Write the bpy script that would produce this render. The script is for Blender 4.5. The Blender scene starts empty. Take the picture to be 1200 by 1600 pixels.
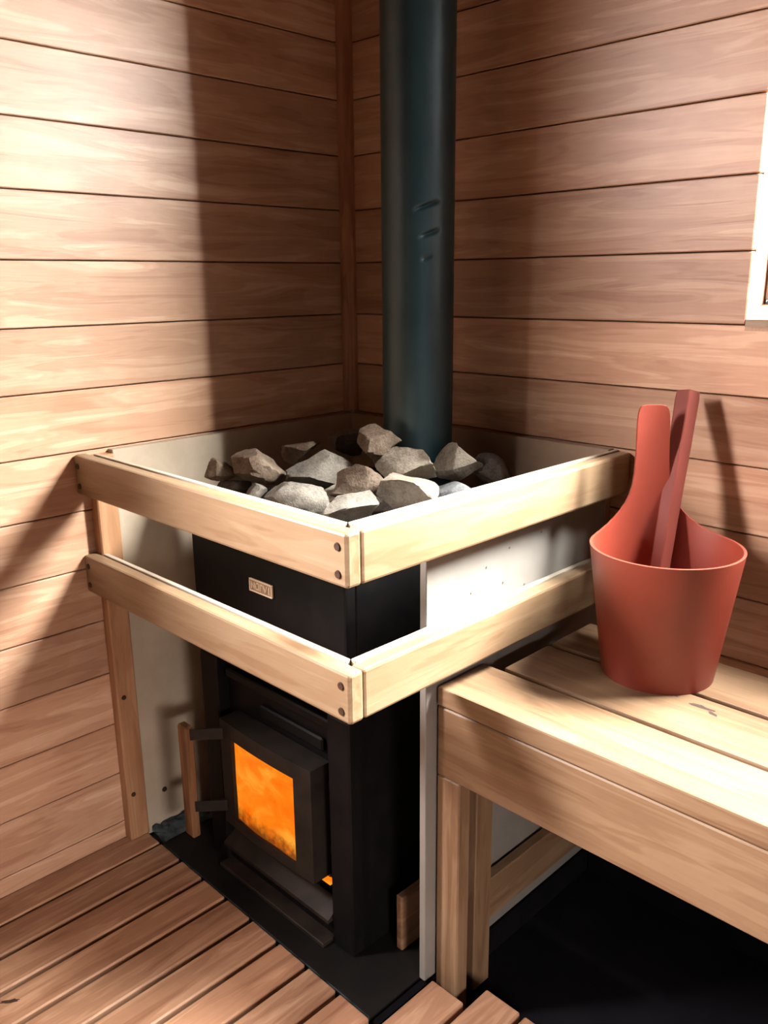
import bpy, bmesh, math, random
from mathutils import Vector, Matrix, noise

# ------------------------------------------------------------------ units
S = 0.65            # one drawing unit in metres (guard box is one unit wide)
scene = bpy.context.scene
col = scene.collection

# ------------------------------------------------------------------ camera
YAW, PIT, ROL, FPX = 0.78596, -0.26601, -0.00986, 1326.72
CAM = Vector((2.00906, -1.86227, 1.56513))
_F = Vector((-math.sin(YAW) * math.cos(PIT), math.cos(YAW) * math.cos(PIT), math.sin(PIT)))
_R = Vector((math.cos(YAW), math.sin(YAW), 0))
_U = _R.cross(_F)
_R2 = math.cos(ROL) * _R + math.sin(ROL) * _U
_U2 = -math.sin(ROL) * _R + math.cos(ROL) * _U
cd = bpy.data.cameras.new('camera')
cd.sensor_fit = 'HORIZONTAL'
cd.sensor_width = 36
cd.lens = FPX / 1200 * 36
cd.clip_start = 0.02
cam = bpy.data.objects.new('camera', cd)
col.objects.link(cam)
cam.matrix_world = Matrix(((_R2.x, _U2.x, -_F.x, CAM.x * S), (_R2.y, _U2.y, -_F.y, CAM.y * S),
                           (_R2.z, _U2.z, -_F.z, CAM.z * S), (0, 0, 0, 1)))
scene.camera = cam

# ------------------------------------------------------------------ world, lights, exposure
vs = scene.view_settings
vs.view_transform = 'Standard'
vs.look = 'None'
vs.exposure = 0.0
vs.gamma = 1
vs.use_curve_mapping = False
w = bpy.data.worlds.new('world')
scene.world = w
w.use_nodes = True
w.node_tree.nodes['Background'].inputs[0].default_value = (0.74, 0.86, 1.0, 1)
w.node_tree.nodes['Background'].inputs[1].default_value = 2.0

# room and opening sizes in drawing units
RX, RY, RZ = 3.05, -3.6, 3.3
P, Z0 = 0.15244, 0.09406                       # wall plank pitch, first joint
WX0, WX1, WZ0, WZ1 = 1.244, 2.05, Z0 + 9 * P, Z0 + 16 * P   # window in the back wall


LY0, LY1, LZ0, LZ1 = -2.25, -1.70, Z0 + 9 * P, Z0 + 16 * P    # side window in the left wall, outside the picture
QY0, QY1, QZ0, QZ1 = -2.35, -1.45, Z0 + 5 * P, Z0 + 8 * P     # added opening in the unseen right wall for low fill light


def area(name, loc, rot, sx, sy, power, color):
    l = bpy.data.lights.new(name, 'AREA')
    l.shape = 'RECTANGLE'
    l.size, l.size_y, l.energy, l.color = sx * S, sy * S, power, color
    o = bpy.data.objects.new(name, l)
    col.objects.link(o)
    o.location = Vector(loc) * S
    o.rotation_euler = rot
    return o


def aim(d):
    return Vector(d).to_track_quat('-Z', 'Y').to_euler()


# bright daylight that enters slantwise through the back window
area('daylight_back_window', (2.10, 0.80, 3.03), aim((-0.80, -0.60, -0.42)), 1.0, 1.5, 1000, (1.0, 0.95, 0.86))
# softer daylight through the side window in the plank wall
area('daylight_side_window', (-0.75, -2.55, 2.45), aim((1.0, 0.45, -0.45)), 0.9, 1.1, 450, (1.0, 0.90, 0.84))
# added fill light, slanting down through the added low opening at right
area('low_fill_light', (4.05, -1.85, 1.82), aim((-1.0, 0.1, -0.28)), 1.3, 0.95, 300, (1.0, 0.86, 0.76))

# ------------------------------------------------------------------ materials


def newmat(name):
    m = bpy.data.materials.new(name)
    m.use_nodes = True
    nt = m.node_tree
    return m, nt, nt.nodes['Principled BSDF']


def nd(nt, kind, **kw):
    n = nt.nodes.new(kind)
    for k, val in kw.items():
        if k.startswith('i_'):
            n.inputs[k[2:].replace('_', ' ')].default_value = val
        else:
            setattr(n, k, val)
    return n


def ramp(nt, stops):
    r = nt.nodes.new('ShaderNodeValToRGB')
    e = r.color_ramp.elements
    while len(e) < len(stops):
        e.new(0.5)
    for i, (p, c) in enumerate(stops):
        e[i].position = p
        e[i].color = (c[0], c[1], c[2], 1)
    return r


def wood(name, light, mid, dark, axis, rough=0.5, var=0.22, ringscale=5.0, bump=0.12, blotch=0.0, spec=0.35):
    m, nt, b = newmat(name)
    L = nt.links.new
    tc = nd(nt, 'ShaderNodeTexCoord')
    oi = nd(nt, 'ShaderNodeObjectInfo')
    rnd = nd(nt, 'ShaderNodeVectorMath', operation='SCALE')
    cv = nd(nt, 'ShaderNodeCombineXYZ')
    mul = nd(nt, 'ShaderNodeMath', operation='MULTIPLY')
    mul.inputs[1].default_value = 7.31
    L(oi.outputs['Random'], cv.inputs[0])
    L(oi.outputs['Random'], mul.inputs[0])
    L(mul.outputs[0], cv.inputs[1])
    L(mul.outputs[0], cv.inputs[2])
    L(cv.outputs[0], rnd.inputs[0])
    rnd.inputs['Scale'].default_value = 23.0
    add = nd(nt, 'ShaderNodeVectorMath', operation='ADD')
    L(tc.outputs['Object'], add.inputs[0])
    L(rnd.outputs[0], add.inputs[1])
    # long soft figure
    mp = nd(nt, 'ShaderNodeMapping')
    sc = [8.5, 8.5, 8.5]
    sc['XYZ'.index(axis)] = 0.8
    mp.inputs['Scale'].default_value = sc
    L(add.outputs[0], mp.inputs[0])
    wv = nd(nt, 'ShaderNodeTexNoise', i_Scale=ringscale, i_Detail=3.0, i_Roughness=0.5, i_Distortion=0.8)
    L(mp.outputs[0], wv.inputs['Vector'])
    # ring lines: fract-like sine of the noise
    sn = nd(nt, 'ShaderNodeMath', operation='MULTIPLY')
    sn.inputs[1].default_value = 46.0
    L(wv.outputs['Fac'], sn.inputs[0])
    si = nd(nt, 'ShaderNodeMath', operation='SINE')
    L(sn.outputs[0], si.inputs[0])
    # fine fibres
    mp2 = nd(nt, 'ShaderNodeMapping')
    sc2 = [170.0, 170.0, 170.0]
    sc2['XYZ'.index(axis)] = 5.0
    mp2.inputs['Scale'].default_value = sc2
    L(add.outputs[0], mp2.inputs[0])
    fn = nd(nt, 'ShaderNodeTexNoise', i_Scale=1.0, i_Detail=2.0, i_Roughness=0.6)
    L(mp2.outputs[0], fn.inputs['Vector'])
    # soft blotches
    bn = nd(nt, 'ShaderNodeTexNoise', i_Scale=9.0, i_Detail=4.0, i_Roughness=0.6)
    L(add.outputs[0], bn.inputs['Vector'])
    f1 = nd(nt, 'ShaderNodeMath', operation='MULTIPLY_ADD')
    f1.inputs[1].default_value = 0.045
    L(si.outputs[0], f1.inputs[0])
    L(wv.outputs['Fac'], f1.inputs[2])
    f2 = nd(nt, 'ShaderNodeMath', operation='MULTIPLY_ADD')
    f2.inputs[1].default_value = 0.2
    L(fn.outputs['Fac'], f2.inputs[0])
    L(f1.outputs[0], f2.inputs[2])
    f3 = nd(nt, 'ShaderNodeMath', operation='MULTIPLY_ADD')
    f3.inputs[1].default_value = 0.25 + blotch
    L(bn.outputs['Fac'], f3.inputs[0])
    L(f2.outputs[0], f3.inputs[2])
    rp = ramp(nt, [(0.5, dark), (0.78 + blotch / 2, mid), (1.05 if False else 1.0, light)])
    L(f3.outputs[0], rp.inputs[0])
    hs = nd(nt, 'ShaderNodeHueSaturation')
    vm = nd(nt, 'ShaderNodeMapRange')
    vm.inputs['To Min'].default_value = 1 - var
    vm.inputs['To Max'].default_value = 1 + var * 0.8
    L(oi.outputs['Random'], vm.inputs['Value'])
    L(vm.outputs[0], hs.inputs['Value'])
    L(rp.outputs[0], hs.inputs['Color'])
    L(hs.outputs[0], b.inputs['Base Color'])
    b.inputs['Roughness'].default_value = rough
    b.inputs['Specular IOR Level'].default_value = spec
    bp = nd(nt, 'ShaderNodeBump', i_Strength=bump, i_Distance=0.004)
    L(f2.outputs[0], bp.inputs['Height'])
    L(bp.outputs[0], b.inputs['Normal'])
    return m


def plain(name, c1, c2, scale=20, rough=0.5, metal=0.0, spec=0.4, bump=0.05, lo=0.35, hi=0.65, detail=5.0):
    m, nt, b = newmat(name)
    L = nt.links.new
    tc = nd(nt, 'ShaderNodeTexCoord')
    n = nd(nt, 'ShaderNodeTexNoise', i_Scale=scale, i_Detail=detail, i_Roughness=0.6)
    L(tc.outputs['Object'], n.inputs['Vector'])
    r = ramp(nt, [(lo, c1), (hi, c2)])
    L(n.outputs['Fac'], r.inputs[0])
    L(r.outputs[0], b.inputs['Base Color'])
    b.inputs['Roughness'].default_value = rough
    b.inputs['Metallic'].default_value = metal
    b.inputs['Specular IOR Level'].default_value = spec
    if bump:
        bp = nd(nt, 'ShaderNodeBump', i_Strength=bump, i_Distance=0.003)
        L(n.outputs['Fac'], bp.inputs['Height'])
        L(bp.outputs[0], b.inputs['Normal'])
    return m


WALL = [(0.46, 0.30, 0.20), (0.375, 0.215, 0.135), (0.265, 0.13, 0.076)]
WALL_LIT = [(0.56, 0.385, 0.265), (0.465, 0.285, 0.185), (0.33, 0.175, 0.105)]  # same planks, with the left wall's extra brightness put into the colour
RAIL = [(0.2497, 0.1788, 0.1107), (0.2185, 0.1465, 0.0851), (0.1703, 0.0993, 0.0522)]
SLAT = [(0.3958, 0.2442, 0.1558), (0.3032, 0.1684, 0.101), (0.1769, 0.0842, 0.048)]
BEN = [(0.2265, 0.1522, 0.0929), (0.1917, 0.1191, 0.0679), (0.1278, 0.0697, 0.0366)]
M = {}
for ax in 'XY':
    M['wall' + ax] = wood('wall_plank_wood_' + ax, *(WALL if ax == 'X' else WALL_LIT), ax, rough=0.42, var=0.20, blotch=0.06)
    M['rail' + ax] = wood('rail_wood_' + ax, *RAIL, ax, rough=0.45, var=0.07, bump=0.06)
M['railZ'] = wood('post_wood', (0.4092, 0.2508, 0.1386), (0.3432, 0.1848, 0.0957), (0.2376, 0.1122, 0.0561), 'Z', rough=0.5, var=0.08)
for ax in 'XY':
    M['dark' + ax] = wood('low_bounce_plank_wood_' + ax, (0.22, 0.12, 0.072), (0.17, 0.085, 0.05), (0.12, 0.055, 0.03), ax, rough=0.5)  # unseen right and front walls, darkened to cut bounced light
M['trim'] = wood('trim_wood', (0.33, 0.165, 0.0924), (0.264, 0.1188, 0.0627), (0.1782, 0.0726, 0.0363), 'Z', rough=0.5)
M['slat'] = wood('duckboard_wood', *SLAT, 'Y', rough=0.42, var=0.16, blotch=0.12, bump=0.2)
M['benX'] = wood('bench_board_wood', *BEN, 'X', rough=0.45, var=0.10, bump=0.1)
M['benZ'] = wood('bench_leg_wood', *BEN, 'Z', rough=0.5, var=0.10)
M['benY'] = wood('bench_rail_wood', *BEN, 'Y', rough=0.5, var=0.10)
M['handle'] = wood('handle_wood', (0.2178, 0.1122, 0.0528), (0.1452, 0.0693, 0.033), (0.0528, 0.0264, 0.0132), 'Z', rough=0.5, blotch=0.1)
M['block'] = wood('block_wood', (0.2376, 0.1386, 0.0726), (0.1782, 0.0957, 0.0495), (0.0858, 0.0429, 0.0231), 'Y', rough=0.7, blotch=0.1)
M['panel'] = plain('lining_board_dimmed', (0.165, 0.155, 0.138), (0.185, 0.176, 0.160), 14, 0.55, bump=0.03)  # lining board copy, darkened where direct window light falls on it
M['backboard'] = plain('bounce_tinted_board', (0.198, 0.132, 0.0858), (0.2376, 0.1617, 0.1056), 14, 0.55, bump=0.03)  # brown tint puts warm bounced light into the back lining colour
M['panel_bright'] = plain('lining_board_brightened', (0.33, 0.27, 0.20), (0.38, 0.32, 0.245), 14, 0.55, bump=0.03)  # same lining board, lightened in place of light on the left side
M['strip'] = plain('pale_strip', (0.33, 0.2838, 0.2244), (0.363, 0.3201, 0.2607), 30, 0.5, bump=0.0)
M['black'] = plain('black_stove_steel', (0.003, 0.003, 0.0035), (0.0055, 0.005, 0.005), 25, 0.5, 0.0, 0.10, 0.06)
M['frame'] = plain('door_cast_iron', (0.008, 0.0065, 0.0055), (0.017, 0.013, 0.0105), 30, 0.55, 0.0, 0.2, 0.1)
M['plate'] = plain('floor_plate_steel', (0.0028, 0.0032, 0.0036), (0.009, 0.0078, 0.007), 9, 0.45, 0.0, 0.25, 0.15)
M['ledge'] = plain('ash_ledge_steel', (0.009, 0.007, 0.006), (0.024, 0.017, 0.0135), 22, 0.55, 0.0, 0.2, 0.1)
M['pipe'] = plain('flue_blue_steel', (0.012, 0.034, 0.043), (0.019, 0.048, 0.058), 12, 0.36, 0.25, 0.5, 0.02)
M['screw'] = plain('screw_head_brown', (0.022, 0.010, 0.006), (0.045, 0.022, 0.013), 90, 0.5, 0.0, 0.3, 0.0)
M['pin'] = plain('panel_pin', (0.10, 0.09, 0.08), (0.16, 0.14, 0.12), 90, 0.5, 0.2, 0.4, 0.0)
M['brass'] = plain('badge_brass', (0.2772, 0.1782, 0.1122), (0.33, 0.2178, 0.1452), 60, 0.4, 0.3, 0.5, 0.0)
M['brasslit'] = plain('badge_letter', (0.5676, 0.4356, 0.3036), (0.6072, 0.4884, 0.363), 60, 0.35, 0.2, 0.5, 0.0)
M['foil'] = plain('crumpled_foil', (0.006, 0.012, 0.015), (0.075, 0.10, 0.11), 60, 0.3, 0.4, 0.5, 0.0)
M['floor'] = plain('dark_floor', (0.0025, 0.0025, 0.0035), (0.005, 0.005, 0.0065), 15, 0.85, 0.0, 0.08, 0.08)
M['bucket'] = plain('terracotta_plastic', (0.15, 0.0235, 0.013), (0.17, 0.028, 0.0155), 14, 0.42, 0.0, 0.4, 0.01)
M['ladle'] = plain('ladle_plastic', (0.105, 0.020, 0.014), (0.122, 0.025, 0.018), 14, 0.6, 0.0, 0.15, 0.01)
M['winframe'] = plain('window_frame_paint', (0.462, 0.4356, 0.396), (0.5016, 0.4752, 0.4356), 14, 0.5, bump=0.02)
M['stain'] = plain('dark_stain', (0.018, 0.010, 0.007), (0.045, 0.025, 0.016), 120, 0.6, bump=0.0)
M['log'] = plain('burning_log', (0.02, 0.01, 0.006), (0.10, 0.03, 0.012), 40, 0.9, bump=0.4)
M['ceiling'] = wood('ceiling_wood', (0.22, 0.12, 0.072), (0.17, 0.085, 0.05), (0.12, 0.055, 0.03), 'X', rough=0.5)  # unseen ceiling, kept equally dark for less bounced light
M['backing'] = plain('wall_backing', (0.10, 0.045, 0.025), (0.14, 0.06, 0.035), 10, 0.8, bump=0.0)


def glassmat(name, tint, soot=False):
    m, nt, b = newmat(name)
    L = nt.links.new
    out = nt.nodes['Material Output']
    tr = nd(nt, 'ShaderNodeBsdfTransparent')
    tr.inputs[0].default_value = (*tint, 1)
    gl = nd(nt, 'ShaderNodeBsdfGlossy')
    gl.inputs['Roughness'].default_value = 0.05
    mx = nd(nt, 'ShaderNodeMixShader')
    mx.inputs[0].default_value = 0.05
    L(tr.outputs[0], mx.inputs[1])
    L(gl.outputs[0], mx.inputs[2])
    last = mx
    if soot:
        # soot baked on the lower part of the pane
        tc = nd(nt, 'ShaderNodeTexCoord')
        sp = nd(nt, 'ShaderNodeSeparateXYZ')
        L(tc.outputs['Generated'], sp.inputs[0])
        n = nd(nt, 'ShaderNodeTexNoise', i_Scale=55.0, i_Detail=6.0, i_Roughness=0.65)
        L(tc.outputs['Object'], n.inputs['Vector'])
        a = nd(nt, 'ShaderNodeMath', operation='MULTIPLY_ADD')
        a.inputs[1].default_value = 0.42
        L(n.outputs['Fac'], a.inputs[0])
        L(sp.outputs[2], a.inputs[2])
        r = ramp(nt, [(0.26, (0.80, 0.80, 0.80)), (0.44, (0, 0, 0))])
        L(a.outputs[0], r.inputs[0])
        df = nd(nt, 'ShaderNodeBsdfDiffuse')
        df.inputs[0].default_value = (0.05, 0.02, 0.012, 1)
        m2 = nd(nt, 'ShaderNodeMixShader')
        L(r.outputs[0], m2.inputs[0])
        L(mx.outputs[0], m2.inputs[1])
        L(df.outputs[0], m2.inputs[2])
        last = m2
    L(last.outputs[0], out.inputs['Surface'])
    return m


M['glass'] = glassmat('window_glass', (0.97, 0.98, 1.0))
M['fireglass'] = glassmat('sooty_fire_glass', (1.0, 0.96, 0.92), True)


def flamemat(name, strength):
    m, nt, b = newmat(name)
    L = nt.links.new
    out = nt.nodes['Material Output']
    tc = nd(nt, 'ShaderNodeTexCoord')
    mp = nd(nt, 'ShaderNodeMapping')
    mp.inputs['Scale'].default_value = (1, 1, 1.6)
    mp.inputs['Rotation'].default_value = (0, 0.6, 0)
    L(tc.outputs['Object'], mp.inputs[0])
    n = nd(nt, 'ShaderNodeTexNoise', i_Scale=16.0, i_Detail=4.0, i_Roughness=0.55, i_Distortion=0.6)
    L(mp.outputs[0], n.inputs['Vector'])
    r = ramp(nt, [(0.30, (1.0, 0.17, 0.004)), (0.5, (1.0, 0.235, 0.008)), (0.72, (1.0, 0.42, 0.04))])
    L(n.outputs['Fac'], r.inputs[0])
    em = nd(nt, 'ShaderNodeEmission')
    em.inputs['Strength'].default_value = strength
    L(r.outputs[0], em.inputs[0])
    L(em.outputs[0], out.inputs['Surface'])
    return m


M['flame'] = flamemat('flame', 1.05)


def rockmat(name, c1, c2, c3):
    m, nt, b = newmat(name)
    L = nt.links.new
    tc = nd(nt, 'ShaderNodeTexCoord')
    n = nd(nt, 'ShaderNodeTexNoise', i_Scale=22.0, i_Detail=8.0, i_Roughness=0.68)
    L(tc.outputs['Object'], n.inputs['Vector'])
    n2 = nd(nt, 'ShaderNodeTexNoise', i_Scale=260.0, i_Detail=3.0, i_Roughness=0.7)
    L(tc.outputs['Object'], n2.inputs['Vector'])
    a = nd(nt, 'ShaderNodeMath', operation='MULTIPLY_ADD')
    a.inputs[1].default_value = 0.55
    L(n2.outputs['Fac'], a.inputs[0])
    L(n.outputs['Fac'], a.inputs[2])
    r = ramp(nt, [(0.58, c3), (0.76, c2), (0.95, c1)])
    L(a.outputs[0], r.inputs[0])
    L(r.outputs[0], b.inputs['Base Color'])
    b.inputs['Roughness'].default_value = 0.85
    b.inputs['Specular IOR Level'].default_value = 0.25
    bp = nd(nt, 'ShaderNodeBump', i_Strength=0.55, i_Distance=0.004)
    L(a.outputs[0], bp.inputs['Height'])
    L(bp.outputs[0], b.inputs['Normal'])
    return m


M['rock_grey'] = rockmat('stone_grey', (0.1531, 0.1386, 0.1162), (0.1016, 0.0911, 0.0772), (0.0521, 0.0455, 0.0389))
M['rock_brown'] = rockmat('stone_brown', (0.1472, 0.1162, 0.0878), (0.0944, 0.0667, 0.0462), (0.0502, 0.031, 0.0211))
M['rock_dark'] = rockmat('stone_dark', (0.1122, 0.0924, 0.0792), (0.066, 0.0528, 0.0449), (0.033, 0.0264, 0.0224))
M['rock_pale'] = rockmat('stone_pale', (0.2026, 0.1795, 0.1432), (0.1472, 0.1267, 0.0997), (0.0825, 0.0667, 0.0502))
M['rock_blue'] = rockmat('stone_bluegrey', (0.1393, 0.1452, 0.1485), (0.0924, 0.0964, 0.0997), (0.0475, 0.0488, 0.0502))

# ------------------------------------------------------------------ builders (drawing units in, metres out)
WL = {}


def link(name, me, mat, parent=None, loc=(0, 0, 0)):
    """me holds vertices in metres relative to loc (loc in drawing units, world)."""
    o = bpy.data.objects.new(name, me)
    col.objects.link(o)
    if mat is not None and not me.materials:
        me.materials.append(mat)
    p = Vector(loc) * S
    WL[o.name] = p
    if parent is not None:
        o.parent = parent
        o.location = p - WL[parent.name]
    else:
        o.location = p
    return o


def tag(o, label=None, cat=None, group=None, kind=None):
    for k, val in (('label', label), ('category', cat), ('group', group), ('kind', kind)):
        if val:
            o[k] = val
    return o


def empty(name, loc, label=None, cat=None, group=None, kind=None):
    o = bpy.data.objects.new(name, None)
    col.objects.link(o)
    o.empty_display_size = 0.05
    o.location = Vector(loc) * S
    WL[o.name] = Vector(loc) * S
    return tag(o, label, cat, group, kind)


def bm_to(name, bm, smooth=False):
    me = bpy.data.meshes.new(name)
    bm.normal_update()
    bm.to_mesh(me)
    bm.free()
    if smooth:
        for p in me.polygons:
            p.use_smooth = True
    return me


BOXC = {}


def boxmesh(name, dx, dy, dz, bev=0.0, seg=1, mat=None):
    key = (round(dx, 5), round(dy, 5), round(dz, 5), bev, seg, mat.name if mat else '')
    if key in BOXC:
        return BOXC[key]
    bm = bmesh.new()
    bmesh.ops.create_cube(bm, size=1.0)
    bmesh.ops.scale(bm, vec=(dx * S, dy * S, dz * S), verts=bm.verts)
    if bev:
        bmesh.ops.bevel(bm, geom=list(bm.edges), offset=bev * S, segments=seg, affect='EDGES', profile=0.5)
    BOXC[key] = bm_to(name, bm)
    return BOXC[key]


def box(name, x0, x1, y0, y1, z0, z1, mat, parent=None, bev=0.004, seg=1):
    me = boxmesh(name, x1 - x0, y1 - y0, z1 - z0, bev, seg, mat)
    return link(name, me, mat, parent, ((x0 + x1) / 2, (y0 + y1) / 2, (z0 + z1) / 2))


def struct(o):
    o['kind'] = 'structure'
    return o


CYLC = {}


def screw(name, p, axis, r, mat, parent, depth=0.004):
    """flat domed head facing along -y ('y') or +x ('x')"""
    key = (axis, r, depth, mat.name)
    if key not in CYLC:
        bm = bmesh.new()
        bmesh.ops.create_cone(bm, cap_ends=True, segments=14, radius1=r * S, radius2=r * 0.8 * S, depth=depth * S)
        # shallow slot across the head
        rot = Matrix.Rotation(math.pi / 2, 4, 'X') if axis == 'y' else Matrix.Rotation(math.pi / 2, 4, 'Y')
        bmesh.ops.transform(bm, matrix=rot, verts=bm.verts)
        CYLC[key] = bm_to(name, bm)
    return link(name, CYLC[key], mat, parent, p)


def poly(name, verts, faces, mat, parent=None, loc=(0, 0, 0), smooth=False, bev=0):
    me = bpy.data.meshes.new(name)
    me.from_pydata([tuple((Vector(q) - Vector(loc)) * S) for q in verts], [], faces)
    bm = bmesh.new()
    bm.from_mesh(me)
    bmesh.ops.recalc_face_normals(bm, faces=bm.faces)
    if bev:
        bmesh.ops.bevel(bm, geom=list(bm.edges), offset=bev * S, segments=1, affect='EDGES')
    bm.to_mesh(me)
    bm.free()
    if smooth:
        for p in me.polygons:
            p.use_smooth = True
    me.update()
    return link(name, me, mat, parent, loc)


# ================================================================== the room
FZ = 0.03           # level of the ground under stove, bench and duckboards
GZ = -0.05          # top of the dark ground below the duckboards
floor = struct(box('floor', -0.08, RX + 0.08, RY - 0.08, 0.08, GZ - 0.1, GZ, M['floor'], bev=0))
ceil = struct(box('ceiling', -0.08, RX + 0.08, RY - 0.08, 0.30, RZ, RZ + 0.1, M['ceiling'], bev=0))
GR = 0.0028          # groove between planks


def plank(parent, x0, x1, y0, y1, k, mat, ztop=RZ):
    z0 = max(Z0 + k * P + GR / 2, GZ)
    z1 = min(Z0 + (k + 1) * P - GR / 2, ztop)
    if z1 - z0 > 0.01:
        box('plank', x0, x1, y0, y1, z0, z1, mat, parent, bev=0.0022)


KS = range(-1, 22)
# back wall backing in four pieces around the window opening -> one mesh


def backing_with_hole(name, x0, x1, y0, y1, z0, z1, h0, h1, hz0, hz1, along_y=False):
    bm = bmesh.new()
    u0, u1 = (y0, y1) if along_y else (x0, x1)
    for (a, b, c, d) in ((u0, h0, z0, z1), (h1, u1, z0, z1), (h0, h1, z0, hz0), (h0, h1, hz1, z1)):
        q = (x0, x1, a, b) if along_y else (a, b, y0, y1)
        m4 = Matrix.Translation(Vector(((q[0] + q[1]) / 2, (q[2] + q[3]) / 2, (c + d) / 2)) * S) @ \
            Matrix.Diagonal(((q[1] - q[0]) * S, (q[3] - q[2]) * S, (d - c) * S, 1))
        bmesh.ops.create_cube(bm, size=1.0, matrix=m4)
    return link(name, bm_to(name, bm), M['backing'])


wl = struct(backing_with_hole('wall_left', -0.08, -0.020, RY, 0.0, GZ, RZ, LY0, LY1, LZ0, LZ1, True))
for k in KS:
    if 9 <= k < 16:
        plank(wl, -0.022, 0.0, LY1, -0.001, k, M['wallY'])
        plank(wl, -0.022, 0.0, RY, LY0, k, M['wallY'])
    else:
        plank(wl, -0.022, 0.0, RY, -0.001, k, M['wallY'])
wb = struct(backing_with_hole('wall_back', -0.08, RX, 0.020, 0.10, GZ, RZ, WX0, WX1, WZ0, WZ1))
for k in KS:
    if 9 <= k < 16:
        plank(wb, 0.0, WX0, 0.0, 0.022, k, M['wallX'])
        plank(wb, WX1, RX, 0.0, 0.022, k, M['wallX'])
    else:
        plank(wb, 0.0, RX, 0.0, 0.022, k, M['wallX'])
wr = struct(backing_with_hole('wall_right', RX + 0.020, RX + 0.1, RY, 0.1, GZ, RZ, QY0, QY1, QZ0, QZ1, True))
for k in KS:
    if 5 <= k < 8:
        plank(wr, RX, RX + 0.022, QY1, -0.001, k, M['darkY'])
        plank(wr, RX, RX + 0.022, RY, QY0, k, M['darkY'])
    else:
        plank(wr, RX, RX + 0.022, RY, -0.001, k, M['darkY'])
wf = struct(box('wall_front', -0.08, RX, RY - 0.10, RY - 0.020, GZ, RZ, M['backing'], bev=0))
for k in KS:
    plank(wf, 0.0, RX, RY - 0.022, RY, k, M['darkX'])


def window(n, u0, u1, z0, z1, depth, wall):
    """opening from u0 to u1 along the wall; v runs outwards from the room face"""
    def pt(u, v, z):
        return {'back': (u, v, z), 'left': (-v, u, z), 'right': (RX + v, u, z)}[wall]

    def bx(name, a, b, v0, v1, c, d, mat, bev=0.002):
        p, q = pt(a, v0, c), pt(b, v1, d)
        return box(name, min(p[0], q[0]), max(p[0], q[0]), min(p[1], q[1]), max(p[1], q[1]), c, d, mat, wn, bev)
    wn = empty('window_%d' % n, pt((u0 + u1) / 2, 0, z0), kind='structure')
    t = 0.02
    bx('window_jamb', u0 - t, u0, .0235, depth, z0, z1, M['railZ'])
    bx('window_jamb', u1, u1 + t, .0235, depth, z0, z1, M['railZ'])
    bx('window_head', u0, u1, 0.0, depth, z1 - t, z1, M['railX'])
    v2 = depth + 0.03
    vv = []
    for u in (u0, u1):
        vv += [pt(u, 0, z0 - 0.012), pt(u, v2, z0 - 0.012), pt(u, v2, z0 + 0.052), pt(u, 0, z0 + 0.012)]
    poly('window_sill', vv, [(0, 1, 2, 3), (4, 5, 6, 7), (0, 1, 5, 4), (1, 2, 6, 5), (2, 3, 7, 6), (3, 0, 4, 7)],
         M['railX'], wn, pt((u0 + u1) / 2, 0, z0))
    fw = 0.016
    va, vb = depth, depth + 0.035
    bx('sash_stile', u0, u0 + fw, va, vb, z0 + .05, z1 - t, M['winframe'], 0.003)
    bx('sash_stile', u1 - fw, u1, va, vb, z0 + .05, z1 - t, M['winframe'], 0.003)
    bx('sash_rail', u0 + fw, u1 - fw, va, vb, z0 + .05, z0 + .05 + fw, M['winframe'], 0.003)
    bx('sash_rail', u0 + fw, u1 - fw, va, vb, z1 - t - fw, z1 - t, M['winframe'], 0.003)
    vm = (va + vb) / 2
    bx('pane', u0 + fw - .004, u1 - fw + .004, vm - .003, vm + .003, z0 + .05 + fw - .004, z1 - t - fw + .004, M['glass'], 0)
    return wn


window(1, WX0, WX1, WZ0, WZ1, 0.09, 'back')
window(2, LY0, LY1, LZ0, LZ1, 0.09, 'left')
window(3, QY0, QY1, QZ0, QZ1, 0.09, 'right')  # added window, put there to pass the low fill light

struct(box('black_strip_back', 0.957, RX, -0.012, -0.0005, GZ, 0.24, M['floor'], bev=0.002))  # black strip along the foot of the back wall below the bench
# rounded corner moulding
bm = bmesh.new()
ring = [(0.0, 0.0), (0.034, 0.0), (0.033, -0.012), (0.028, -0.023), (0.023, -0.028), (0.012, -0.033), (0.0, -0.034)]
vs_ = [[bm.verts.new(Vector((x + .0008, y - .0008, z)) * S) for (x, y) in ring] for z in (0, RZ - 1.168)]
for i in range(len(ring)):
    j = (i + 1) % len(ring)
    bm.faces.new((vs_[0][i], vs_[0][j], vs_[1][j], vs_[1][i]))
bm.faces.new(vs_[1])
bm.faces.new(vs_[0][::-1])
struct(link('trim_1', bm_to('trim_1', bm), M['trim'], None, (0, 0, 1.168)))

# ================================================================== duckboards
SZ = 0.045
TH = 0.026


def duckboard(label, xs, wdt, yend, name='duckboard', y0=-3.3):
    d = empty(name, ((xs[0] + xs[-1] + wdt) / 2, (y0 + yend[0]) / 2, GZ), label, 'duckboard')
    for x, ye in zip(xs, yend):
        box('slat', x, x + wdt, y0, ye, SZ - TH, SZ, M['slat'], d, bev=0.0035)
    for yj in (y0 + 0.2, -1.55, min(yend) - 0.14):
        box('batten', xs[0] + 0.012, xs[-1] + wdt - 0.012, yj - 0.03, yj + 0.03, GZ, SZ - TH, M['slat'], d, bev=0.002)
    return d


# ground drops a little below the boards so that the battens have room
PITCH = 0.1065
xs = [0.0 + 0.002] + [0.1035 + PITCH * i for i in range(8)]
left_db = duckboard('brown slatted duckboard lying along the plank wall up to the black floor plate',
                    xs, 0.093, [-0.855] * 9)
xs2 = [0.969 + 0.1033 * i for i in range(19)]
right_db = duckboard('brown slatted duckboard running under the bench front beside the bench leg',
                     xs2, 0.091, [-0.683] + [-0.618] * 18)
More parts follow.
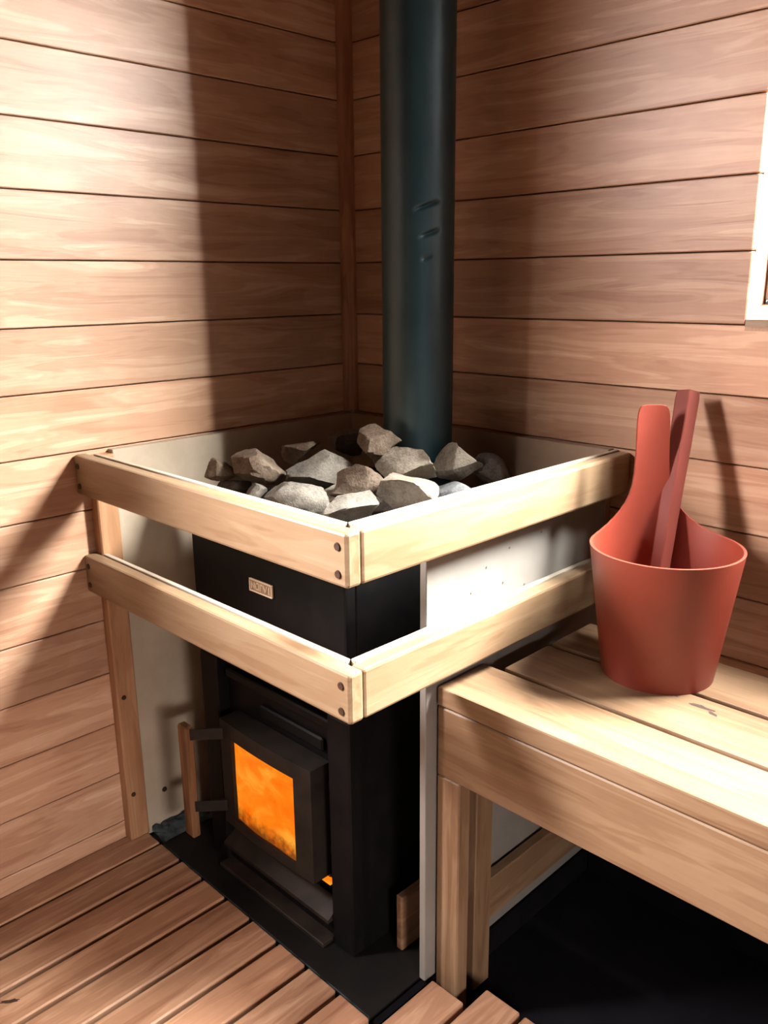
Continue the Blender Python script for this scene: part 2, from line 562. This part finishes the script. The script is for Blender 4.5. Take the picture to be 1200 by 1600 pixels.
# worn mark on a slat
mark_at = (0.345, -1.378)

# ================================================================== floor plate under the stove
plate = empty('floor_plate', (0.5, -0.45, GZ), 'black sheet steel floor plate with a crumpled edge under the stove', 'floor plate')
box('base_slab', 0.001, 0.9535, -0.846, -0.001, GZ, FZ - 0.0062, M['floor'], plate, bev=0)
box('sheet', 0.031, 0.933, -0.846, -0.05, FZ - 0.006, FZ, M['plate'], plate, bev=0)
box('edge_strip', 0.10, 0.933, -0.849, -0.8465, FZ - 0.006, FZ + 0.006, M['foil'], plate, bev=0)
random.seed(5)
cv, cf = [], []
NXC, NYC = 7, 16
for i in range(NXC):
    for j in range(NYC):
        x = 0.032 + 0.055 * i / (NXC - 1)
        y = -0.845 + 0.20 * j / (NYC - 1)
        h = FZ + 0.002 + (1 - i / (NXC - 1)) * 0.018 + random.uniform(0, 0.012) * (1 - i / NXC)
        cv.append((x + (random.uniform(0, .004)), y + random.uniform(-.004, .004), h))
for i in range(NXC - 1):
    for j in range(NYC - 1):
        cf.append((i * NYC + j, (i + 1) * NYC + j, (i + 1) * NYC + j + 1, i * NYC + j + 1))
fo = poly('crumpled_edge', cv, cf, M['foil'], plate, (0.05, -0.75, FZ))

# ================================================================== wooden guard around the stove
guard = empty('stove_guard', (0.5, -0.5, SZ), 'pale wooden guard rail box lined with white boards around the stove', 'stove guard')
YF, TA = -0.944, 0.034
for zt, h, lo in ((1.156, 0.1, 0), (0.8956, 0.0987, 1)):
    ra = box('rail', 0.001, 1.0, YF, YF + TA, zt - h, zt, M['railX'], guard, 0.006, 2)
    rb = box('rail', 1.0 - TA, 1.0, YF + TA + .0005, -0.001, zt - h, zt, M['railY'], guard, 0.006, 2)
    for x in (0.021, 0.977):
        for dz in (0.027, 0.077):
            screw('screw', (x, YF - 0.0005, zt - dz), 'y', 0.0085, M['screw'], ra)
    box('backing_strip', 0.04, 0.9525, YF + TA + .0005, YF + TA + 0.0125, zt - h + .004, zt + 0.002, M['strip'], guard, 0.001)
    box('backing_strip', 0.953, 0.9655, YF + TA + 0.013, -0.002, zt - h + .004, zt + 0.002, M['strip'], guard, 0.001)
post = box('post', 0.0005, 0.035, -0.9095, -0.852, SZ, 1.150, M['railZ'], guard, 0.003)
for z in (0.485, 0.187):
    screw('screw', (0.0355, -0.8905, z), 'x', 0.0075, M['screw'], post)
lp = box('lining_panel', 0.0005, 0.026, -0.8515, -0.002, FZ + 0.003, 1.158, M['panel_bright'], guard, 0.0015)
screw('screw', (0.0265, -0.79, 0.152), 'x', 0.0085, M['screw'], lp)
screw('screw', (0.0265, -0.70, 0.130), 'x', 0.006, M['screw'], lp)
bp_ = box('lining_panel', 0.0265, 0.9518, -0.026, -0.0005, FZ + 0.003, 1.160, M['backboard'], guard, 0.0015)
rp_ = box('lining_panel', 0.934, 0.9518, -0.690, -0.0265, FZ + 0.001, 1.10, M['panel'], guard, 0.0015)
for (y, z) in ((-0.50, 0.975), (-0.42, 1.00), (-0.30, 1.01), (-0.55, 0.93), (-0.44, 0.925), (-0.20, 1.02), (-0.36, 0.90)):
    screw('pin', (0.9521, y, z), 'x', 0.0028, M['pin'], rp_, 0.002)

# ================================================================== stove
ST = empty('wood_burning_stove', (0.4975, -0.47, FZ), 'black wood burning sauna stove with orange fire behind a glass door', 'stove')
X0, X1, YB, YS = 0.21, 0.785, -0.13, -0.755
TOP = 1.03
box('side_panel', X0, X0 + 0.012, YS + .03, YB, FZ, TOP, M['black'], ST, 0.003)
box('side_panel', X1 - 0.012, X1, YS + .03, YB, FZ, TOP, M['black'], ST, 0.003)
box('back_panel', X0 + .012, X1 - .012, YB - .012, YB, FZ, TOP, M['black'], ST, 0.002)
box('corner_post', 0.712, X1, YS, YS + 0.06, FZ, 0.64, M['black'], ST, 0.004)
box('corner_post', X0, 0.283, YS, YS + 0.06, FZ, 0.64, M['black'], ST, 0.004)
box('upper_front', X0, X1, YS, YS + 0.03, 0.64, TOP, M['black'], ST, 0.006, 2)
# lower front set back, with the fire opening
YR = -0.72
GX0, GX1, GZ0, GZ1 = 0.375, 0.622, 0.218, 0.450
box('lower_front', 0.283, 0.37, YR, YR + 0.015, 0.16, 0.62, M['black'], ST, 0)
box('lower_front', 0.63, 0.712, YR, YR + 0.015, 0.225, 0.62, M['black'], ST, 0)
box('lower_front', 0.37, 0.63, YR, YR + 0.015, 0.455, 0.62, M['black'], ST, 0)
box('lower_front', 0.283, 0.63, YR, YR + 0.015, 0.095, 0.21, M['black'], ST, 0)
box('cover_plate', 0.43, 0.668, YR - 0.012, YR, 0.515, 0.548, M['black'], ST, 0.004)
box('cover_plate', 0.30, 0.705, YR - 0.02, YR, 0.585, 0.61, M['black'], ST, 0.004)
# ash ledge: stepped sheet under the door
box('ash_drawer', 0.285, 0.71, YR - 0.025, YR + 0.012, 0.035, 0.092, M['black'], ST, 0.003)
vv = []
for x in (0.285, 0.711):
    vv += [(x, YR - 0.002, 0.125), (x, YS - 0.012, 0.098), (x, YS - 0.012, 0.088), (x, YR - 0.002, 0.096)]
poly('ash_ledge', vv, [(0, 1, 2, 3), (4, 5, 6, 7), (0, 1, 5, 4), (1, 2, 6, 5), (2, 3, 7, 6), (3, 0, 4, 7)], M['ledge'], ST, (0.5, YR, 0.1))
box('foot_plate', 0.284, 0.711, YS - 0.03, YS + 0.02, FZ, FZ + 0.012, M['ledge'], ST, 0.002)
# fire chamber
box('fire_chamber', 0.33, 0.345, YR + .016, -0.45, 0.17, 0.50, M['black'], ST, 0)
box('fire_chamber', 0.655, 0.67, YR + .016, -0.45, 0.17, 0.50, M['black'], ST, 0)
box('fire_chamber', 0.33, 0.67, -0.45, -0.435, 0.17, 0.50, M['black'], ST, 0)
box('fire_chamber', 0.345, 0.655, YR + .016, -0.45, 0.17, 0.19, M['black'], ST, 0)
box('fire_chamber', 0.345, 0.655, YR + .016, -0.45, 0.485, 0.50, M['black'], ST, 0)
fv, ff = [], []
NA, NB = 24, 20
for i in range(NA):
    for j in range(NB):
        x = GX0 + 0.0005 + (GX1 - GX0 - 0.001) * i / (NA - 1)
        z = GZ0 + 0.0005 + (GZ1 - GZ0 - 0.001) * j / (NB - 1)
        d = noise.noise(Vector((x * 14, 3.1, z * 10))) * 0.003
        fv.append((x, -0.7735 - 0.007 * math.sin(math.pi * (x - 0.325) / 0.357) + d, z))
for i in range(NA - 1):
    for j in range(NB - 1):
        ff.append((i * NB + j, (i + 1) * NB + j, (i + 1) * NB + j + 1, i * NB + j + 1))
poly('flames', fv, ff, M['flame'], ST, (0.5, -0.764, 0.2), True)
# ember glow seen in the air slot beside the door
box('air_slot', 0.634, 0.672, YR - 0.004, YR + .003, 0.150, 0.168, M['flame'], ST, 0)
box('fire_brick', 0.634, 0.672, YR - 0.003, YR + .006, 0.171, 0.212, M['block'], ST, 0.002)
# door: bowed frame around the glass
door = empty('door', (0.505, -0.75, 0.2))
door.parent = ST
door.location = WL[door.name] - WL[ST.name]
DX0, DX1, DZ0, DZ1 = 0.325, 0.682, 0.192, 0.492
YD = -0.782


def bow(x):
    t = (x - DX0) / (DX1 - DX0)
    return YD - 0.007 * math.sin(math.pi * min(1, max(0, t)))


bm = bmesh.new()
NXD = 24
xsd = sorted(set([DX0 + (DX1 - DX0) * i / NXD for i in range(NXD + 1)] + [GX0, GX1]))


def frame_piece(bm, x0, x1, z0, z1):
    xs_ = [x for x in xsd if x0 - 1e-6 <= x <= x1 + 1e-6]
    rows = []
    for x in xs_:
        rows.append([bm.verts.new(Vector(q) * S) for q in ((x, bow(x), z0), (x, bow(x), z1), (x, YR - .002, z1), (x, YR - .002, z0))])
    for a_, b_ in zip(rows, rows[1:]):
        for i in range(4):
            j = (i + 1) % 4
            bm.faces.new((a_[i], a_[j], b_[j], b_[i]))
    bm.faces.new(rows[0])
    bm.faces.new(rows[-1][::-1])


for args in ((DX0, GX0, DZ0, DZ1), (GX1, DX1, DZ0, DZ1), (GX0, GX1, DZ0, GZ0), (GX0, GX1, GZ1, DZ1)):
    frame_piece(bm, *args)
bmesh.ops.translate(bm, verts=bm.verts, vec=-WL[door.name])
bmesh.ops.recalc_face_normals(bm, faces=bm.faces)
me = bm_to('door_frame', bm)
me.materials.append(M['frame'])
dfm = link('door_frame', me, M['frame'], door, tuple(WL[door.name] / S))
gv = []
gxs = [GX0 + (GX1 - GX0) * i / 10 for i in range(11)]
for x in gxs:
    for z in (GZ0, GZ1):
        gv.append((x, bow(x) + 0.003, z))
poly('door_glass', gv, [(2 * i, 2 * i + 2, 2 * i + 3, 2 * i + 1) for i in range(10)], M['fireglass'], door, (0.5, YD, GZ0), True)
for z in (0.437, 0.228):
    vv = []
    for (x, y) in ((0.2825, -0.846), (0.290, -0.838), (0.338, -0.783), (0.330, -0.7805)):
        vv += [(x, y, z), (x, y, z + 0.031)]
    poly('handle_bracket', vv, [(0, 2, 4, 6), (1, 3, 5, 7), (0, 1, 3, 2), (2, 3, 5, 4), (4, 5, 7, 6), (6, 7, 1, 0)], M['frame'], door, (0.31, -0.81, z))
box('handle', 0.242, 0.282, -0.857, -0.833, 0.150, 0.474, M['handle'], door, 0.004, 1)
# hinges on the other side
for z in (0.25, 0.42):
    box('hinge', DX1 + .001, 0.711, YR - 0.012, YR - 0.001, z, z + 0.03, M['black'], door, 0.002)
# badge with raised rim and lettering
bx0, bx1, bz0, bz1 = 0.4565, 0.5425, 0.8665, 0.8985
badge = box('badge', bx0, bx1, YS - 0.004, YS, bz0, bz1, M['brass'], ST, 0.002)
badge['label'] = 'small tan brass name badge'
yb0, yb1 = YS - 0.0065, YS - 0.004
rv = 0.0036
for (a0, a1, c0, c1) in ((bx0, bx1, bz1 - rv, bz1), (bx0, bx1, bz0, bz0 + rv), (bx0, bx0 + rv, bz0 + rv, bz1 - rv), (bx1 - rv, bx1, bz0 + rv, bz1 - rv)):
    box('badge_rim', a0, a1, yb0, yb1, c0, c1, M['brasslit'], badge, 0.0008)


def letter(strokes, x0, wd, z0, ht):
    bm = bmesh.new()
    tk = 0.0031
    for (ax_, az_, bx_, bz_) in strokes:
        p = Vector((x0 + ax_ * wd, 0, z0 + az_ * ht))
        q = Vector((x0 + bx_ * wd, 0, z0 + bz_ * ht))
        d = (q - p).normalized()
        nrm = Vector((-d.z, 0, d.x)) * tk / 2
        p2, q2 = p - d * tk / 3, q + d * tk / 3
        lo_ = [p2 + nrm, q2 + nrm, q2 - nrm, p2 - nrm]
        f = [bm.verts.new((c + Vector((0, yb0 + .0004, 0))) * S) for c in lo_]
        g = [bm.verts.new((c + Vector((0, yb1, 0))) * S) for c in lo_]
        bm.faces.new(f)
        bm.faces.new(g[::-1])
        for i in range(4):
            j = (i + 1) % 4
            bm.faces.new((f[i], g[i], g[j], f[j]))
    bmesh.ops.recalc_face_normals(bm, faces=bm.faces)
    c = (x0 + wd / 2, yb1, z0)
    bmesh.ops.translate(bm, verts=bm.verts, vec=-Vector(c) * S)
    me = bm_to('letter', bm)
    me.materials.append(M['brasslit'])
    link('letter', me, M['brasslit'], badge, c)


zl_, hl_ = bz0 + 0.0085, 0.0155
letter([(0, 0, 0, 1), (0, 1, 1, 0), (1, 0, 1, 1)], 0.4645, 0.0125, zl_, hl_)                       # N
letter([(0, 0.05, 0, 0.75), (0, 0.75, .25, 1), (.25, 1, 1, 1), (1, 1, 1, 0), (0, .05, 1, .05)], 0.4820, 0.0105, zl_, hl_)   # a
letter([(0, 0, 0, 1), (0, 1, 1, 1)], 0.4985, 0.0085, zl_, hl_)                                     # r
letter([(0, 1, .5, 0), (.5, 0, 1, 1)], 0.5110, 0.0125, zl_, hl_)                                   # V
letter([(0, 0, 0, 1)], 0.5315, 0.006, zl_, hl_)                                                    # I
# open stone tray on top
box('stone_tray', X0 + .012, X1 - .012, YS + .03, YB - .012, 0.93, 0.945, M['black'], ST, 0)

# ================================================================== flue pipe
PX, PY, PR = 0.500, -0.226, 0.0908
ac = -0.82582      # dented side of the pipe
dents = []
for (dz, da, ln_, dp) in ((1.737, 14.5, 0.028, 0.0095), (1.674, 19.0, 0.022, 0.0085), (1.618, 14.0, 0.012, 0.005)):
    dents.append((dz, ac + math.radians(da), ln_, dp))
zs = [0.945 + (1.58 - 0.945) * i / 20 for i in range(20)] + [1.58 + 0.0024 * i for i in range(84)]
zs += [zs[-1] + (RZ - .001 - zs[-1]) * i / 24 for i in range(1, 25)]
NS = 176
pv, pf = [], []
for z in zs:
    for s_ in range(NS):
        t = math.tau * s_ / NS
        r = PR
        for (dz, da, ln_, dp) in dents:
            u = ((t - da + math.pi) % math.tau - math.pi) * PR
            if abs(u) < .07 and abs(z - dz) < .06:
                wv_ = (z - dz) - 0.33 * u
                r -= dp * math.exp(-(u / ln_) ** 4) * math.exp(-(wv_ / 0.0048) ** 2)
        pv.append((PX + r * math.cos(t), PY + r * math.sin(t), z))
for i in range(len(zs) - 1):
    for s_ in range(NS):
        j = (s_ + 1) % NS
        pf.append((i * NS + s_, i * NS + j, (i + 1) * NS + j, (i + 1) * NS + s_))
pipe = poly('flue_pipe', pv, pf, M['pipe'], None, (PX, PY, 0.945), True)
tag(pipe, 'tall dark blue-green steel flue pipe with three dents rising from the stones', 'flue pipe')

# ================================================================== stones

def stone(seed, c, sz, mat, label, group, yaw, tilt=0.0, cuts=10, sub=4):
    rng = random.Random(seed)
    bm = bmesh.new()
    bmesh.ops.create_icosphere(bm, subdivisions=sub, radius=1.0)
    planes = []
    for _ in range(cuts):
        n = Vector((rng.gauss(0, 1), rng.gauss(0, 1), rng.gauss(0, 1))).normalized()
        planes.append((n, rng.uniform(0.36, 0.74)))
    off = Vector((rng.uniform(0, 50), rng.uniform(0, 50), rng.uniform(0, 50)))
    for v_ in bm.verts:
        p = v_.co.copy()
        for n, d in planes:
            e = p.dot(n) - d
            if e > 0:
                p -= n * e
        p *= 1 + 0.10 * noise.noise(p * 1.9 + off) + 0.045 * noise.noise(p * 5.5 + off) + 0.03 * noise.noise(p * 13 + off)
        v_.co = p
    xs_ = [v_.co.x for v_ in bm.verts]
    ys_ = [v_.co.y for v_ in bm.verts]
    zs_ = [v_.co.z for v_ in bm.verts]
    mid = Vector(((max(xs_) + min(xs_)) / 2, (max(ys_) + min(ys_)) / 2, (max(zs_) + min(zs_)) / 2))
    ext = Vector((max(xs_) - min(xs_), max(ys_) - min(ys_), max(zs_) - min(zs_)))
    for v_ in bm.verts:
        q = v_.co - mid
        v_.co = Vector((q.x / ext.x * sz[0], q.y / ext.y * sz[1], q.z / ext.z * sz[2])) * S
    me = bm_to('sauna_stone', bm)
    try:
        me.set_sharp_from_angle(angle=math.radians(28))
    except Exception:
        pass
    for p_ in me.polygons:
        p_.use_smooth = True
    o = link('sauna_stone', me, mat, None, c)
    o.rotation_euler = (0, tilt, yaw)
    return tag(o, label, 'stone', group)


YW = 0.78337
G_TOP = 'stones heaped on the stove'
ROCKS = [
    # centre x, y, z, width, depth, height, material, label, tilt
    (0.2033, -0.6478, 1.100, 0.0823, 0.08, 0.0559, 'rock_brown', 'flat brown stone at the heap edge beside the white left lining board', 0.1),
    (0.2932, -0.5966, 1.110, 0.1494, 0.13, 0.0942, 'rock_brown', 'pointed grey-brown stone with a sharp peak beside the flat brown stone', 0.28),
    (0.2212, -0.6279, 1.052, 0.0927, 0.07, 0.0530, 'rock_dark', 'dark low stone under the pointed grey-brown stone', 0.05),
    (0.3588, -0.6543, 1.068, 0.0502, 0.06, 0.0439, 'rock_grey', 'small light grey pebble under the pointed grey-brown stone', 0.0),
    (0.2566, -0.4271, 1.118, 0.1106, 0.10, 0.0622, 'rock_brown', 'small rounded brown stone behind the big flat-faced grey stone', -0.1),
    (0.4214, -0.4957, 1.106, 0.1836, 0.12, 0.0998, 'rock_grey', 'big flat-faced grey stone in the middle of the heap', -0.12),
    (0.5305, -0.6620, 1.080, 0.1680, 0.12, 0.0943, 'rock_grey', 'long grey stone along the front guard rail', 0.14),
    (0.6647, -0.6203, 1.072, 0.1256, 0.13, 0.0828, 'rock_grey', 'rounded light grey stone in the front corner of the guard', -0.08),
    (0.5780, -0.5060, 1.108, 0.1360, 0.08, 0.0822, 'rock_brown', 'reddish brown rough stone between the grey stones at the heap centre', 0.1),
    (0.7080, -0.4880, 1.090, 0.1415, 0.10, 0.0855, 'rock_pale', 'pale angular stone with a bright split face beside the reddish brown stone', 0.12),
    (0.2713, -0.2712, 1.128, 0.1187, 0.11, 0.0827, 'rock_dark', 'dark stone behind the heap', 0.0),
    (0.5139, -0.3823, 1.172, 0.1125, 0.09, 0.0933, 'rock_brown', 'topmost brown stone resting against the flue pipe', -0.1),
    (0.6376, -0.4104, 1.140, 0.1444, 0.11, 0.1014, 'rock_pale', 'pale wedge-shaped stone sloping down in front of the flue pipe', 0.42),
    (0.6560, -0.2566, 1.125, 0.1287, 0.10, 0.0965, 'rock_pale', 'pale blocky stone standing beside the flue pipe on the bench side', -0.25),
    (0.7010, -0.1544, 1.092, 0.1053, 0.10, 0.0756, 'rock_dark', 'dark grey stone half hidden beneath the back lining board', 0.5),
    (0.7197, -0.3522, 1.072, 0.1414, 0.13, 0.0615, 'rock_blue', 'bluish grey stone low along the side guard rail', -0.08),
    (0.6124, -0.3421, 1.098, 0.0478, 0.06, 0.0382, 'rock_dark', 'small dark stone wedged below the pale wedge-shaped stone', 0.0),
    (0.6455, -0.5002, 1.040, 0.0783, 0.06, 0.0422, 'rock_dark', 'low dark stone beneath the pale angular stone near the guard corner', 0.0),
    (0.4963, -0.5209, 1.070, 0.0501, 0.05, 0.0344, 'rock_pale', 'small pale stone wedged between the long grey and reddish brown stones', 0.0),
]
for i, (x, y, z, w_, dep, h_, mt, lab, tilt) in enumerate(ROCKS):
    stone(100 + i * 7, (x, y, z), (w_, dep, h_), M[mt], lab, G_TOP, YW, tilt)
# lower layer that carries the heap
rng = random.Random(3)
n_ = 0
for gx in range(5):
    for gy in range(6):
        x = 0.285 + 0.106 * gx + rng.uniform(-.004, .004)
        y = -0.66 + 0.092 * gy + rng.uniform(-.003, .003)
        if math.hypot(x - PX, y - PY) < PR + 0.062:
            continue
        stone(500 + n_, (x, y, 0.998), (0.098, 0.088, 0.098), M[('rock_dark', 'rock_grey', 'rock_brown')[n_ % 3]],
              'stone of the lower layer hidden deep inside the stove tray', 'stones of the lower layer', rng.uniform(0, 3.1), 0, 9, 3)
        n_ += 1

# ================================================================== short board standing beside the stove
blk = box('wood_offcut', 0.832, 0.852, -0.66, -0.36, FZ, 0.178, M['block'], None, 0.003)
tag(blk, 'short brown wood board on edge between stove side and white lining board', 'board')

# ================================================================== bench
BT = 0.758
bench = empty('sauna_bench', (2.0, -0.4, SZ), 'pale wooden bench with three long seat boards along the window wall', 'bench')
BX0, BX1 = 0.957, RX - 0.004
TB = 0.042
bd = []
for (ya, yb) in ((-0.662, -0.5085), (-0.4965, -0.3325), (-0.3205, -0.152)):
    bd.append(box('seat_board', 1.003 if ya > -0.6 else BX0, BX1, ya, yb, BT - TB, BT, M['benX'], bench, 0.0045, 2))
box('apron', BX0, BX1, -0.660, -0.626, 0.553, BT - TB - 0.003, M['benX'], bench, 0.003)
for x in (BX0, BX1 - 0.062):
    box('leg', x, x + 0.062, -0.660, -0.622, GZ, 0.552, M['benZ'], bench, 0.003)
    box('leg', x + .003, x + 0.040, -0.5715, -0.512, GZ, BT - TB - 0.003, M['benZ'], bench, 0.003)
    box('side_stretcher', x + 0.003, x + 0.030, -0.511, -0.03, 0.105, 0.215, M['benY'], bench, 0.003)
    box('cross_bearer', x + 0.048, x + 0.075, -0.625, -0.16, 0.66, BT - TB - 0.001, M['benY'], bench, 0.003)


def blot(parent, pts, z, name='stain'):
    c = (sum(p[0] for p in pts) / len(pts), sum(p[1] for p in pts) / len(pts), z)
    return poly(name, [(x, y, z) for x, y in pts], [tuple(range(len(pts)))], M['stain'], parent, c)


def ragged(cx, cy, rx, ry, ang, seed, n=16):
    r_ = random.Random(seed)
    out = []
    for i in range(n):
        t = math.tau * i / n
        k = r_.uniform(0.6, 1.15)
        x, y = rx * k * math.cos(t), ry * k * math.sin(t)
        out.append((cx + x * math.cos(ang) - y * math.sin(ang), cy + x * math.sin(ang) + y * math.cos(ang)))
    return out


blot(bd[1], ragged(1.322, -0.362, 0.014, 0.008, 0.1, 1), BT + 0.0004, 'knot')
blot(bd[1], ragged(1.385, -0.372, 0.026, 0.007, 0.05, 2), BT + 0.0004, 'knot')
blot(bd[1], ragged(1.415, -0.384, 0.012, 0.006, -0.3, 4), BT + 0.0004, 'knot')

# ================================================================== bucket and ladle
BC = Vector((1.2445, -0.2825, BT))
R0, R1, BH = 0.1147, 0.1531, 0.2786
TABC = math.radians(131)
prof = [(0, .262), (5, .262), (8, .260), (9.6, .254), (10.6, .243), (11.2, .225), (11.6, .19), (12.2, .15), (13.2, .115), (14.8, .088),
        (17.5, .068), (21, .051), (26, .036), (32, .023), (40, .011), (50, .003), (60, 0), (180, 0)]


def tabh(d):
    d = abs(d)
    for (a0, h0), (a1, h1) in zip(prof, prof[1:]):
        if d <= a1:
            return h0 + (h1 - h0) * (d - a0) / (a1 - a0)
    return 0


deg = sorted(set([-180 + 4 * i for i in range(90)] + [s_ * x for s_ in (-1, 1) for x in
             (1.5, 3, 5, 6.5, 8, 8.8, 9.6, 10.1, 10.6, 10.9, 11.2, 11.4, 11.6, 11.9, 12.2, 12.7, 13.2, 14, 14.8, 16, 17.5, 19, 21, 23.5, 26, 29, 32, 40, 50) for s_ in (-1, 1)]))
NT = 16
WTH = 0.0058
bm = bmesh.new()


def brad(h):
    return R0 + (R1 - R0) * h / BH


grids = []
for inner in (0, 1):
    g = []
    for dg in deg:
        top = BH + tabh(dg)
        a_ = TABC + math.radians(dg)
        row = []
        for j in range(NT + 1):
            h = top * j / NT
            if inner:
                h = 0.008 + (top - 0.008) * j / NT
            r = brad(h) - (WTH if inner else 0)
            row.append(bm.verts.new(Vector((r * math.cos(a_), r * math.sin(a_), h)) * S))
        g.append(row)
    grids.append(g)
n = len(deg)
for inner, g in enumerate(grids):
    for i in range(n):
        k = (i + 1) % n
        for j in range(NT):
            q = (g[i][j], g[k][j], g[k][j + 1], g[i][j + 1])
            bm.faces.new(q if not inner else q[::-1])
for i in range(n):
    k = (i + 1) % n
    bm.faces.new((grids[0][i][NT], grids[0][k][NT], grids[1][k][NT], grids[1][i][NT]))
bm.faces.new([grids[0][i][0] for i in range(n)][::-1])
bm.faces.new([grids[1][i][0] for i in range(n)])
me = bm_to('sauna_bucket', bm, True)
me.set_sharp_from_angle(angle=math.radians(50))
bucket = link('sauna_bucket', me, M['bucket'], None, tuple(BC))
tag(bucket, 'terracotta red plastic sauna bucket with a tall back handle on the bench', 'bucket')

# ladle leaning in the bucket: angled handle and a small cup
ltop = Vector((1.1545, -0.052, 1.322))
llow = Vector((1.1934, -0.200, 0.9589))
dirn = (ltop - llow).normalized()
lbot = llow + dirn * ((0.797 - llow.z) / dirn.z)
lad = empty('ladle', tuple(lbot), 'dark red ladle with a long angled handle leaning in the red bucket', 'ladle')
side = dirn.cross(Vector((0.8157, -1.6623, 0.6062)).normalized()).normalized()
outw = side.cross(dirn).normalized()
if outw.y > 0:
    outw = -outw
prof2 = [(-0.024, -0.006), (-0.022, 0.004), (0.001, 0.017), (0.004, 0.017), (0.0235, 0.0045), (0.0245, -0.006), (0.002, 0.006)]
bm = bmesh.new()
rings = []
for t, sc_ in ((0.0, 0.78), (0.25, 0.84), (0.5, 0.9), (0.8, 1.0), (0.97, 1.05), (1.0, 1.0)):
    p = lbot + (ltop - lbot) * t
    rings.append([bm.verts.new((p + side * (a_ * sc_) + outw * (b_ * sc_) - lbot) * S) for a_, b_ in prof2])
for ra_, rb_ in zip(rings, rings[1:]):
    for i in range(len(prof2)):
        j = (i + 1) % len(prof2)
        bm.faces.new((ra_[i], ra_[j], rb_[j], rb_[i]))
bm.faces.new(rings[0][::-1])
bm.faces.new(rings[-1])
bmesh.ops.recalc_face_normals(bm, faces=bm.faces)
link('handle', bm_to('handle', bm), M['ladle'], lad, tuple(lbot))
# cup
cupc = Vector((1.232, -0.300, BT + 0.012))
bm = bmesh.new()
cp = [(0.0, 0.0), (0.036, 0.0), (0.044, 0.01), (0.047, 0.055), (0.043, 0.055), (0.040, 0.012), (0.0, 0.006)]
cr = []
for r, z in cp:
    cr.append([bm.verts.new(Vector((max(r, .0005) * math.cos(math.tau * i / 28), max(r, .0005) * math.sin(math.tau * i / 28), z)) * S) for i in range(28)])
for ra_, rb_ in zip(cr, cr[1:]):
    for i in range(28):
        j = (i + 1) % 28
        bm.faces.new((ra_[i], ra_[j], rb_[j], rb_[i]))
bmesh.ops.recalc_face_normals(bm, faces=bm.faces)
link('cup', bm_to('cup', bm, True), M['ladle'], lad, tuple(cupc))

# dark worn mark on one duckboard slat
for sl in list(left_db.children):
    if sl.name.startswith('slat'):
        cx_ = (sl.location.x + WL[left_db.name].x) / S
        if abs(cx_ - mark_at[0]) < 0.046:
            blot(sl, ragged(mark_at[0], mark_at[1], 0.026, 0.006, 1.0, 9), SZ + 0.0004, 'worn_mark')
            break
